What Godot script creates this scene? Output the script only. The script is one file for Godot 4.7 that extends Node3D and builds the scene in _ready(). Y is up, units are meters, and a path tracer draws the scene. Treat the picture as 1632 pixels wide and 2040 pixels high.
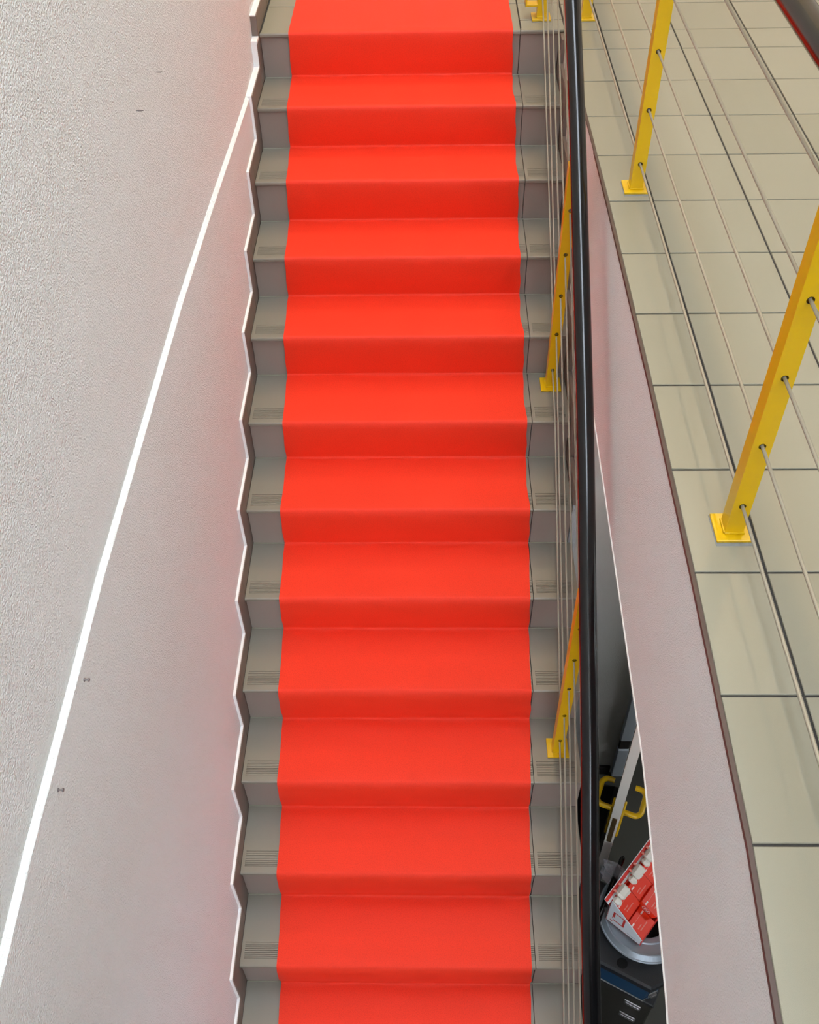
extends Node3D

# ---------- measured layout (metres) ----------
const FLOOR_LOW := -3.02
const WALL_X := -0.577          # lower plaster face of the left wall
const UPPER_X := -0.589         # upper plaster face, set back behind the ledge
const SKIRT_X := -0.565         # face of the skirting tiles
const RIGHT_X := 0.588          # plaster face under the upper floor
const CEIL := 6.0
const BACK_Z := 1.474           # wall under the upper floor that faces the stairwell
var step_y := [0.0, -0.171, -0.334, -0.501, -0.671, -0.848, -1.028, -1.211, -1.394, -1.583, -1.774, -1.970, -2.147, -2.3216, -2.496, -2.671, -2.8455, -3.02]
var step_z := [0.037, 0.294, 0.546, 0.794, 1.043, 1.302, 1.559, 1.806, 2.061, 2.302, 2.538, 2.772, 3.017, 3.262, 3.507, 3.752, 3.997]
var edge := PackedVector2Array([Vector2(0.586, -5.0), Vector2(0.590, 0.8), Vector2(0.593, 1.3), Vector2(0.590, 2.13), Vector2(0.583, 2.70), Vector2(0.571, 3.245), Vector2(0.555, 3.5), Vector2(0.545, 3.62)])
var M := {}
var rng := RandomNumberGenerator.new()


func _ready() -> void:
	rng.seed = 7
	# ---------- camera ----------
	var cam := Camera3D.new()
	cam.name = "camera"
	add_child(cam)
	cam.fov = 54.83
	cam.near = 0.05
	cam.far = 60.0
	var b := Basis(Vector3(0.99975787, -0.01780698, -0.01292751), Vector3(0.00279097, 0.6853567, -0.72820218), Vector3(0.02182704, 0.72798977, 0.68524045))
	cam.transform = Transform3D(b.orthonormalized(), Vector3(0.083, 1.4762, 3.9236))
	cam.current = true
	# ---------- sky, exposure ----------
	var we := WorldEnvironment.new()
	we.name = "world_environment"
	var env := Environment.new()
	env.background_mode = Environment.BG_SKY
	var sky := Sky.new()
	var sm := ProceduralSkyMaterial.new()
	sm.sky_top_color = Color(0.84, 0.88, 0.93)
	sm.sky_horizon_color = Color(0.90, 0.92, 0.95)
	sm.ground_bottom_color = Color(0.42, 0.42, 0.40)
	sm.ground_horizon_color = Color(0.70, 0.72, 0.74)
	sm.energy_multiplier = 21.0
	sky.sky_material = sm
	env.sky = sky
	env.tonemap_mode = Environment.TONE_MAPPER_LINEAR
	env.tonemap_exposure = 0.99
	env.sdfgi_enabled = true
	env.ssao_enabled = true
	env.ssil_enabled = true
	we.environment = env
	add_child(we)
	materials()
	# ---------- lamps ----------
	for s in [[0.36, -2.6, 9.0, 0], [0.36, -0.5, 6.0, 0], [2.9, -2.6, 7.0, 0]]:
		ceiling_lamp(s[0], s[1], s[2], s[3] == 1)
	added_lower_lamp()
	# ---------- setting, then things ----------
	build_shell()
	build_floor()
	build_left_wall()
	build_lower_room()
	build_staircase()
	build_carpet()
	build_railings()
	build_stored_things()
	wall_fixings()


# ---------- lamps ----------
func ceiling_lamp(x: float, z: float, e: float, cool: bool) -> void:
	var where := "the head of the stairs" if x < 1.0 and not cool else "the lower flight" if x < 1.0 else "the far tiled floor" if not cool else "the near tiled floor"
	var t := thing("ceiling_lamp", "long %s ceiling lamp above %s, %s" % ["daylight white" if cool else "warm white", where, "farther one" if z < -1.0 else "nearer one"], "lamp", Vector3(x, CEIL, z), 0.0, "ceiling lamps")
	var s := mb()
	cbox(s, Vector3(-0.13, -0.055, -0.66), Vector3(0.13, 0.0, 0.66), 0.006)
	part("housing", s, M.white_metal, t)
	s = mb()
	cbox(s, Vector3(-0.11, -0.066, -0.63), Vector3(0.11, -0.0555, 0.63), 0.004)
	part("diffuser", s, M.lamp_cool if cool else M.lamp_glow, t)
	var l := AreaLight3D.new()
	l.name = "lamp_light"
	l.area_size = Vector2(0.21, 1.24)
	l.light_color = Color(0.93, 0.96, 1.0) if cool else Color(1.0, 0.87, 0.66)
	l.light_energy = e
	l.shadow_enabled = true
	l.area_range = 16.0
	l.area_attenuation = 2.0
	add_child(l, true)
	l.position = Vector3(x, CEIL - 0.07, z)
	l.rotation_degrees = Vector3(-90, 0, 0)


func added_lower_lamp() -> void:  # unseen lamp added to brighten the lower room
	var t := thing("ceiling_lamp", "long added fill lamp out of view in the lower storey under the concrete slab", "lamp", Vector3(3.4, -0.56, 2.6), 0.0, "ceiling lamps")
	var s := mb()
	cbox(s, Vector3(-0.13, -0.055, -0.66), Vector3(0.13, 0.0, 0.66), 0.006)
	part("housing", s, M.white_metal, t)
	s = mb()
	cbox(s, Vector3(-0.11, -0.066, -0.63), Vector3(0.11, -0.0555, 0.63), 0.004)
	part("diffuser", s, M.lamp_cool, t)
	var l := AreaLight3D.new()
	l.name = "added_lower_light"
	l.area_size = Vector2(0.21, 1.24)
	l.light_color = Color(0.97, 0.98, 1.0)
	l.light_energy = 8.0
	l.shadow_enabled = true
	l.area_range = 12.0
	l.area_attenuation = 2.0
	add_child(l, true)
	l.position = Vector3(3.4, -0.63, 2.6)
	l.rotation_degrees = Vector3(-90, 0, 0)


# ---------- mesh helpers ----------
func mb() -> SurfaceTool:
	var s := SurfaceTool.new()
	s.begin(Mesh.PRIMITIVE_TRIANGLES)
	s.set_smooth_group(-1)
	return s


func tri(s: SurfaceTool, a: Vector3, b: Vector3, c: Vector3) -> void:   # counter-clockwise from outside
	s.add_vertex(a)
	s.add_vertex(c)
	s.add_vertex(b)


func quad(s: SurfaceTool, a: Vector3, b: Vector3, c: Vector3, d: Vector3) -> void:
	tri(s, a, b, c)
	tri(s, a, c, d)


func face_out(s: SurfaceTool, p: Array, mid: Vector3) -> void:   # a convex face, turned away from mid
	var n: Vector3 = (p[1] - p[0]).cross(p[2] - p[0])
	var c := Vector3.ZERO
	for q in p:
		c += q
	c /= p.size()
	var q2: Array = p
	if n.dot(c - mid) < 0.0:
		q2 = p.duplicate()
		q2.reverse()
	for i in range(1, q2.size() - 1):
		tri(s, q2[0], q2[i], q2[i + 1])


func cbox(s: SurfaceTool, lo: Vector3, hi: Vector3, bev := 0.002, xf := Transform3D()) -> void:
	var bv: float = minf(bev, 0.49 * minf(hi.x - lo.x, minf(hi.y - lo.y, hi.z - lo.z)))
	var mid := xf * ((lo + hi) * 0.5)
	var c := []   # corner -> three vertices, one per axis face
	for i in 8:
		var sg := Vector3(1 if i & 1 else -1, 1 if i & 2 else -1, 1 if i & 4 else -1)
		var p := Vector3(hi.x if i & 1 else lo.x, hi.y if i & 2 else lo.y, hi.z if i & 4 else lo.z)
		c.append([xf * (p - sg * Vector3(0, bv, bv)), xf * (p - sg * Vector3(bv, 0, bv)), xf * (p - sg * Vector3(bv, bv, 0))])
	for ax in 3:
		var u: int = 1 << ((ax + 1) % 3)
		var v: int = 1 << ((ax + 2) % 3)
		for side in [0, 1 << ax]:
			face_out(s, [c[side][ax], c[side | u][ax], c[side | u | v][ax], c[side | v][ax]], mid)
	if bv <= 0.00001:
		return
	for ax in 3:   # edges along axis ax
		var a1: int = (ax + 1) % 3
		var a2: int = (ax + 2) % 3
		for k in 4:
			var i: int = ((1 << a1) if k & 1 else 0) | ((1 << a2) if k & 2 else 0)
			var j: int = i | (1 << ax)
			face_out(s, [c[i][a1], c[j][a1], c[j][a2], c[i][a2]], mid)
	for i in 8:
		face_out(s, [c[i][0], c[i][1], c[i][2]], mid)


func slab(s: SurfaceTool, poly: PackedVector2Array, y0: float, y1: float, bev := 0.0) -> void:
	# an upright prism over a polygon of (x, z), its top edge chamfered
	var p := poly
	if Geometry2D.is_polygon_clockwise(p):
		p.reverse()
	var top := p
	if bev > 0.0:
		var off := Geometry2D.offset_polygon(p, -bev, Geometry2D.JOIN_MITER)
		if off.size() == 1 and off[0].size() == p.size():
			top = off[0]
			if Geometry2D.is_polygon_clockwise(top):
				top.reverse()
			var best := 0   # same starting corner as p
			for i in top.size():
				if top[i].distance_to(p[0]) < top[best].distance_to(p[0]):
					best = i
			var turned := PackedVector2Array()
			for i in top.size():
				turned.append(top[(best + i) % top.size()])
			top = turned
	var n := p.size()
	var ys := y1 - (bev if top != p else 0.0)
	for i in n:
		var j := (i + 1) % n
		quad(s, Vector3(p[j].x, y0, p[j].y), Vector3(p[i].x, y0, p[i].y), Vector3(p[i].x, ys, p[i].y), Vector3(p[j].x, ys, p[j].y))
		if top != p:
			quad(s, Vector3(p[j].x, ys, p[j].y), Vector3(p[i].x, ys, p[i].y), Vector3(top[i].x, y1, top[i].y), Vector3(top[j].x, y1, top[j].y))
	var ix := Geometry2D.triangulate_polygon(top)
	for k in range(0, ix.size(), 3):
		var a := Vector3(top[ix[k]].x, y1, top[ix[k]].y)
		var b := Vector3(top[ix[k + 1]].x, y1, top[ix[k + 1]].y)
		var c := Vector3(top[ix[k + 2]].x, y1, top[ix[k + 2]].y)
		if (b - a).cross(c - a).y > 0.0:
			tri(s, a, b, c)
		else:
			tri(s, a, c, b)
	ix = Geometry2D.triangulate_polygon(p)
	for k in range(0, ix.size(), 3):
		var a := Vector3(p[ix[k]].x, y0, p[ix[k]].y)
		var b := Vector3(p[ix[k + 1]].x, y0, p[ix[k + 1]].y)
		var c := Vector3(p[ix[k + 2]].x, y0, p[ix[k + 2]].y)
		if (b - a).cross(c - a).y < 0.0:
			tri(s, a, b, c)
		else:
			tri(s, a, c, b)


func tube(s: SurfaceTool, pts: Array, r: float, seg := 16, caps := true) -> void:
	var rings := []
	var t0: Vector3 = (pts[1] - pts[0]).normalized()
	var nrm := t0.cross(Vector3(0.31, 0.11, 0.94)).normalized()
	for i in pts.size():
		var t: Vector3 = ((pts[mini(i + 1, pts.size() - 1)] - pts[i]).normalized() + (pts[i] - pts[maxi(i - 1, 0)]).normalized()).normalized()
		nrm = (nrm - t * nrm.dot(t)).normalized()
		var bn := t.cross(nrm)
		var stretch := 1.0
		if i > 0 and i < pts.size() - 1:
			stretch = 1.0 / maxf(0.6, t.dot((pts[i] - pts[i - 1]).normalized()))
		var ring := []
		for k in seg:
			var a := TAU * k / seg
			ring.append(pts[i] + (nrm * cos(a) + bn * sin(a)) * r * lerpf(1.0, stretch, 0.5))
		rings.append(ring)
	s.set_smooth_group(1)
	for i in rings.size() - 1:
		for k in seg:
			var j := (k + 1) % seg
			quad(s, rings[i][k], rings[i][j], rings[i + 1][j], rings[i + 1][k])
	s.set_smooth_group(-1)
	if caps:
		var dome := [[0.7, 0.72], [1.0, 0.0]]
		for e in 2:
			var ring: Array = rings[0] if e == 0 else rings[-1]
			var c: Vector3 = pts[0] if e == 0 else pts[-1]
			for k in seg:
				var j := (k + 1) % seg
				if e == 0:
					tri(s, c, ring[j], ring[k])
				else:
					tri(s, c, ring[k], ring[j])


func lathe(s: SurfaceTool, prof: Array, seg: int, at: Vector3, smooth := true) -> void:   # profile of Vector2(radius, y), outside up and inwards
	for i in prof.size() - 1:
		s.set_smooth_group(i + 2 if smooth else -1)
		for k in seg:
			var a := TAU * k / seg
			var c := TAU * (k + 1) / seg
			var p0 := at + Vector3(prof[i].x * cos(a), prof[i].y, prof[i].x * sin(a))
			var p1 := at + Vector3(prof[i].x * cos(c), prof[i].y, prof[i].x * sin(c))
			var p2 := at + Vector3(prof[i + 1].x * cos(c), prof[i + 1].y, prof[i + 1].x * sin(c))
			var p3 := at + Vector3(prof[i + 1].x * cos(a), prof[i + 1].y, prof[i + 1].x * sin(a))
			if prof[i].x > 0.0001:
				tri(s, p0, p3, p1) if prof[i + 1].x <= 0.0001 else quad(s, p0, p3, p2, p1)
			else:
				tri(s, p0, p3, p2)
	s.set_smooth_group(-1)


func extrude_x(s: SurfaceTool, prof: PackedVector2Array, x0: float, x1: float) -> void:   # closed profile of (z, y)
	var p := prof
	if Geometry2D.is_polygon_clockwise(p):
		p.reverse()
	var n := p.size()
	for i in n:
		var j := (i + 1) % n
		quad(s, Vector3(x0, p[i].y, p[i].x), Vector3(x0, p[j].y, p[j].x), Vector3(x1, p[j].y, p[j].x), Vector3(x1, p[i].y, p[i].x))
	var ix := Geometry2D.triangulate_polygon(p)
	for k in range(0, ix.size(), 3):
		var a := p[ix[k]]
		var b := p[ix[k + 1]]
		var c := p[ix[k + 2]]
		if (b - a).cross(c - a) < 0.0:
			var h := b
			b = c
			c = h
		tri(s, Vector3(x0, a.y, a.x), Vector3(x0, b.y, b.x), Vector3(x0, c.y, c.x))
		tri(s, Vector3(x1, a.y, a.x), Vector3(x1, c.y, c.x), Vector3(x1, b.y, b.x))


func part(called: String, s: SurfaceTool, m: Material, parent: Node = self) -> MeshInstance3D:
	s.generate_normals()
	var o := MeshInstance3D.new()
	o.name = called
	o.mesh = s.commit()
	o.material_override = m
	parent.add_child(o, true)
	return o


var used := {}
func numbered(called: String) -> String:
	var n: int = used.get(called, 0)
	used[called] = n + 1
	return called if n == 0 else "%s_%03d" % [called, n]


func tag(o: Node, label: String, category: String, group := "") -> void:
	o.set_meta("label", label)
	o.set_meta("category", category)
	if group:
		o.set_meta("group", group)


func thing(called: String, label: String, category: String, at := Vector3.ZERO, turn := 0.0, group := "") -> Node3D:
	var o := Node3D.new()
	o.name = numbered(called)
	add_child(o)
	o.position = at
	o.rotation.y = turn
	tag(o, label, category, group)
	return o


func struct(called: String, s: SurfaceTool, m: Material, label: String, category: String) -> MeshInstance3D:
	var o := part(called, s, m)
	o.set_meta("kind", "structure")
	tag(o, label, category)
	return o


# ---------- materials ----------
func noise_tex(freq: float, octaves: int, lo: Color, hi: Color, sz := 512, kind := FastNoiseLite.TYPE_SIMPLEX_SMOOTH, sd := 3, mid := Color(-1, 0, 0)) -> NoiseTexture2D:
	var n := FastNoiseLite.new()
	n.noise_type = kind
	n.seed = sd
	n.frequency = freq
	n.fractal_octaves = octaves
	var t := NoiseTexture2D.new()
	t.width = sz
	t.height = sz
	t.seamless = true
	t.noise = n
	var g := Gradient.new()
	g.set_color(0, lo)
	g.set_color(1, hi)
	if mid.r >= 0.0:
		g.add_point(0.5, mid)
	t.color_ramp = g
	return t


func mat(c: Color, rough := 0.6, metal := 0.0) -> StandardMaterial3D:
	var m := StandardMaterial3D.new()
	m.albedo_color = c
	m.roughness = rough
	m.metallic = metal
	return m


func grain(m: StandardMaterial3D, per_metre: float, bump: Texture2D = null, cm := 0.0, tint: Texture2D = null) -> StandardMaterial3D:
	m.uv1_triplanar = true
	m.uv1_world_triplanar = true
	m.uv1_scale = Vector3.ONE * per_metre
	if bump:
		m.heightmap_enabled = true
		m.heightmap_texture = bump
		m.heightmap_scale = cm
	if tint:
		m.albedo_texture = tint
	return m


func materials() -> void:
	var rough_bump := noise_tex(0.042, 4, Color.BLACK, Color.WHITE, 1024, FastNoiseLite.TYPE_SIMPLEX_SMOOTH, 11)
	var fine_bump := noise_tex(0.12, 3, Color.BLACK, Color.WHITE, 512, FastNoiseLite.TYPE_SIMPLEX, 5)
	var speck := noise_tex(0.33, 2, Color(0.84, 0.84, 0.84), Color(1, 1, 1), 1024, FastNoiseLite.TYPE_SIMPLEX, 21, Color(0.95, 0.95, 0.95))
	var speck_strong := noise_tex(0.30, 3, Color(0.76, 0.76, 0.77), Color(1, 1, 1), 1024, FastNoiseLite.TYPE_SIMPLEX, 22, Color(0.91, 0.91, 0.91))
	var felt_tint := noise_tex(0.05, 5, Color(0.89, 0.84, 0.84), Color(1, 1, 1), 1024, FastNoiseLite.TYPE_SIMPLEX_SMOOTH, 31, Color(0.97, 0.95, 0.95))
	var felt_bump := noise_tex(0.22, 4, Color.BLACK, Color.WHITE, 1024, FastNoiseLite.TYPE_SIMPLEX, 32)
	M.plaster = grain(mat(Color(0.905, 0.925, 0.925), 0.75), 3.6, rough_bump, 0.33)
	M.plaster_smooth = grain(mat(Color(0.90, 0.89, 0.88), 0.7), 3.0, fine_bump, 0.05)
	M.plaster_slab = grain(mat(Color(0.925, 0.93, 0.925), 0.75), 4.4, rough_bump, 0.28)
	M.ceiling = mat(Color(0.9, 0.9, 0.88), 0.85)
	M.grey_paint = grain(mat(Color(0.88, 0.87, 0.84), 0.7), 2.0, fine_bump, 0.05)
	M.tile = grain(mat(Color(0.588, 0.570, 0.496), 0.36), 4.0, null, 0.0, speck)
	M.tile_light = grain(mat(Color(0.600, 0.582, 0.508), 0.38), 4.0, null, 0.0, speck)
	M.tile_dull = grain(mat(Color(0.576, 0.558, 0.484), 0.40), 4.0, null, 0.0, speck)
	M.grout = grain(mat(Color(0.22, 0.21, 0.195), 0.9), 6.0, fine_bump, 0.05)
	M.tread = grain(mat(Color(0.555, 0.528, 0.472), 0.42), 5.0, null, 0.0, speck_strong)
	M.riser = grain(mat(Color(0.60, 0.545, 0.505), 0.45), 5.0, null, 0.0, speck_strong)
	M.skirt = grain(mat(Color(0.50, 0.44, 0.395), 0.40), 5.0, null, 0.0, speck_strong)
	M.concrete = grain(mat(Color(0.42, 0.40, 0.38), 0.9), 3.0, fine_bump, 0.1)
	M.trim = grain(mat(Color(0.33, 0.26, 0.23), 0.5), 5.0, null, 0.0, speck_strong)
	M.carpet = grain(mat(Color(0.925, 0.205, 0.088), 0.62), 4.0, felt_bump, 0.015, felt_tint)
	M.carpet.metallic_specular = 0.38
	M.carpet.rim_enabled = true
	M.carpet.rim = 0.12
	M.carpet.rim_tint = 0.4
	M.yellow = mat(Color(0.85, 0.68, 0.01), 0.30)
	M.black_gloss = mat(Color(0.045, 0.045, 0.05), 0.16)
	M.steel = mat(Color(0.63, 0.60, 0.53), 0.5, 0.25)
	M.hole = mat(Color(0.05, 0.04, 0.03), 0.9)
	M.bare_metal = mat(Color(0.62, 0.62, 0.60), 0.4, 0.6)
	M.white_metal = mat(Color(0.88, 0.88, 0.87), 0.4)
	M.lamp_glow = mat(Color(0.95, 0.93, 0.88), 0.5)
	M.lamp_glow.emission_enabled = true
	M.lamp_glow.emission = Color(1.0, 0.88, 0.68)
	M.lamp_glow.emission_energy_multiplier = 5.0
	M.lamp_cool = mat(Color(0.95, 0.95, 0.95), 0.5)
	M.lamp_cool.emission_enabled = true
	M.lamp_cool.emission = Color(0.93, 0.96, 1.0)
	M.lamp_cool.emission_energy_multiplier = 5.0
	M.glass = mat(Color(1, 1, 1, 0.06), 0.02)
	M.glass.transparency = BaseMaterial3D.TRANSPARENCY_ALPHA
	M.lino = grain(mat(Color(0.30, 0.30, 0.265), 0.55), 3.0, null, 0.0, speck_strong)
	M.black_baseboard_shade = grain(mat(Color(0.085, 0.08, 0.075), 0.9), 4.0, felt_bump, 0.1)  # black of the baseboard, and of the shade painted on the lower floor
	M.door_white = mat(Color(0.83, 0.82, 0.78), 0.45)
	M.door_dark = mat(Color(0.20, 0.20, 0.18), 0.5)
	M.light_patch = mat(Color(0.84, 0.88, 0.91), 0.4)  # pale tone standing in for light falling on the lower wall
	M.brass = mat(Color(0.42, 0.34, 0.20), 0.4, 0.6)
	M.case_black = grain(mat(Color(0.14, 0.145, 0.15), 0.5), 4.0, fine_bump, 0.05)
	M.case_brown = grain(mat(Color(0.19, 0.175, 0.15), 0.5), 4.0, fine_bump, 0.05)
	M.case_blue = mat(Color(0.09, 0.25, 0.38), 0.35)
	M.silver = mat(Color(0.80, 0.80, 0.80), 0.25, 0.9)
	M.zinc = mat(Color(0.66, 0.70, 0.73), 0.35, 0.4)
	M.pack_red = mat(Color(0.94, 0.20, 0.06), 0.4)
	M.card_red = mat(Color(0.86, 0.20, 0.16), 0.5)
	M.card_white = mat(Color(0.93, 0.94, 0.95), 0.5)
	M.print_white = mat(Color(0.95, 0.88, 0.86), 0.5)
	M.print_faint = mat(Color(0.93, 0.55, 0.48), 0.5)
	M.plug = mat(Color(0.95, 0.93, 0.88), 0.35)
	M.wrap = mat(Color(0.90, 0.90, 0.95, 0.22), 0.12)
	M.wrap.transparency = BaseMaterial3D.TRANSPARENCY_ALPHA
	M.sealant = mat(Color(0.50, 0.51, 0.51), 0.6)
	M.smudge = mat(Color(0.48, 0.46, 0.46), 0.6, 0.2)


# ---------- room shell ----------
func edge_x(z: float) -> float:
	for i in edge.size() - 1:
		if z <= edge[i + 1].y:
			return lerpf(edge[i].x, edge[i + 1].x, clampf((z - edge[i].y) / (edge[i + 1].y - edge[i].y), 0.0, 1.0))
	return edge[-1].x


func build_shell() -> void:
	# ceiling, with the opening of a large roof window above the stairs
	var c0 := CEIL
	var c1 := CEIL + 0.25
	var s := mb()
	cbox(s, Vector3(-0.85, c0, -5.2), Vector3(5.7, c1, 0.5), 0.0)
	cbox(s, Vector3(-0.85, c0, 5.5), Vector3(5.7, c1, 6.4), 0.0)
	cbox(s, Vector3(-0.85, c0, 0.5), Vector3(-0.5, c1, 5.5), 0.0)
	cbox(s, Vector3(1.25, c0, 0.5), Vector3(5.7, c1, 5.5), 0.0)
	struct("ceiling", s, M.ceiling, "white ceiling with a long roof window above the stairs", "ceiling")
	s = mb()
	for i in 5:
		cbox(s, Vector3(-0.52, c0 + 0.13, 0.48 + 1.24 * i), Vector3(1.27, c0 + 0.21, 0.56 + 1.24 * i), 0.004)
	for i in 3:
		cbox(s, Vector3(-0.52 + 0.855 * i, c0 + 0.135, 0.48), Vector3(-0.44 + 0.855 * i, c0 + 0.205, 5.52), 0.004)
	var w := struct("window_1", s, M.white_metal, "long roof window of white bars above the stairs", "window")
	for i in 4:
		for k in 2:
			s = mb()
			cbox(s, Vector3(-0.44 + 0.855 * k, c0 + 0.165, 0.56 + 1.24 * i), Vector3(0.335 + 0.855 * k, c0 + 0.171, 1.72 + 1.24 * i), 0.0)
			part("pane", s, M.glass, w)
	# walls out of the frame that close the room
	s = mb()
	cbox(s, Vector3(-0.85, -3.3, -5.3), Vector3(5.7, c1, -5.0), 0.0)
	struct("wall_back", s, M.plaster_smooth, "plain white wall far behind the landing", "wall")
	s = mb()
	cbox(s, Vector3(5.4, -3.3, -5.2), Vector3(5.7, c1, 6.4), 0.0)
	struct("wall_right", s, M.plaster_smooth, "plain white wall closing the tiled floor on the right", "wall")
	s = mb()   # the wall behind the camera has a wide window over the gallery
	cbox(s, Vector3(-0.85, -3.3, 6.2), Vector3(5.7, -1.38, 6.5), 0.0)
	cbox(s, Vector3(-0.85, -0.45, 6.2), Vector3(5.7, 2.25, 6.5), 0.0)
	cbox(s, Vector3(-0.85, -1.38, 6.2), Vector3(-0.45, -0.45, 6.5), 0.0)
	cbox(s, Vector3(1.85, -1.38, 6.2), Vector3(5.7, -0.45, 6.5), 0.0)
	cbox(s, Vector3(-0.85, 3.5, 6.2), Vector3(5.7, c1, 6.5), 0.0)
	cbox(s, Vector3(-0.85, 2.25, 6.2), Vector3(-0.3, 3.5, 6.5), 0.0)
	cbox(s, Vector3(2.86, 2.25, 6.2), Vector3(5.7, 3.5, 6.5), 0.0)
	struct("wall_front", s, M.plaster_smooth, "white wall behind the viewpoint with a wide window", "wall")
	s = mb()
	for x in [-0.3, 1.24, 2.78]:
		cbox(s, Vector3(x, 2.25, 6.3), Vector3(x + 0.08, 3.5, 6.38), 0.004)
	for y in [2.25, 3.42]:
		cbox(s, Vector3(-0.3, y, 6.3), Vector3(2.86, y + 0.08, 6.38), 0.004)
	w = struct("window_2", s, M.white_metal, "wide white framed window behind the viewpoint", "window")
	for x in [-0.22, 1.32]:
		s = mb()
		cbox(s, Vector3(x, 2.33, 6.335), Vector3(x + 1.46, 3.42, 6.341), 0.0)
		part("pane", s, M.glass, w)
	s = mb()
	for x in [-0.45, 0.66, 1.77]:
		cbox(s, Vector3(x, -1.38, 6.3), Vector3(x + 0.08, -0.45, 6.38), 0.004)
	for y in [-1.38, -0.53]:
		cbox(s, Vector3(-0.45, y, 6.3), Vector3(1.85, y + 0.08, 6.38), 0.004)
	w = struct("window_3", s, M.white_metal, "white framed shop window of the lower storey behind the viewpoint", "window")
	for x in [-0.37, 0.74]:
		s = mb()
		cbox(s, Vector3(x, -1.30, 6.335), Vector3(x + 1.03, -0.53, 6.341), 0.0)
		part("pane", s, M.glass, w)


# ---------- upper floor ----------
func clip_tile(x0: float, x1: float, z0: float, z1: float, inset: float) -> PackedVector2Array:
	var r := PackedVector2Array([Vector2(x0, z0), Vector2(x1, z0), Vector2(x1, z1), Vector2(x0, z1)])
	if z1 <= 0.05 or x0 > 0.65:
		return r
	var keep := PackedVector2Array()
	for e in edge:
		keep.append(Vector2(e.x + inset, e.y))
	keep.append(Vector2(9, 3.62))
	keep.append(Vector2(9, -5))
	var got := Geometry2D.intersect_polygons(r, keep)
	return got[0] if got.size() else PackedVector2Array()


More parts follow.
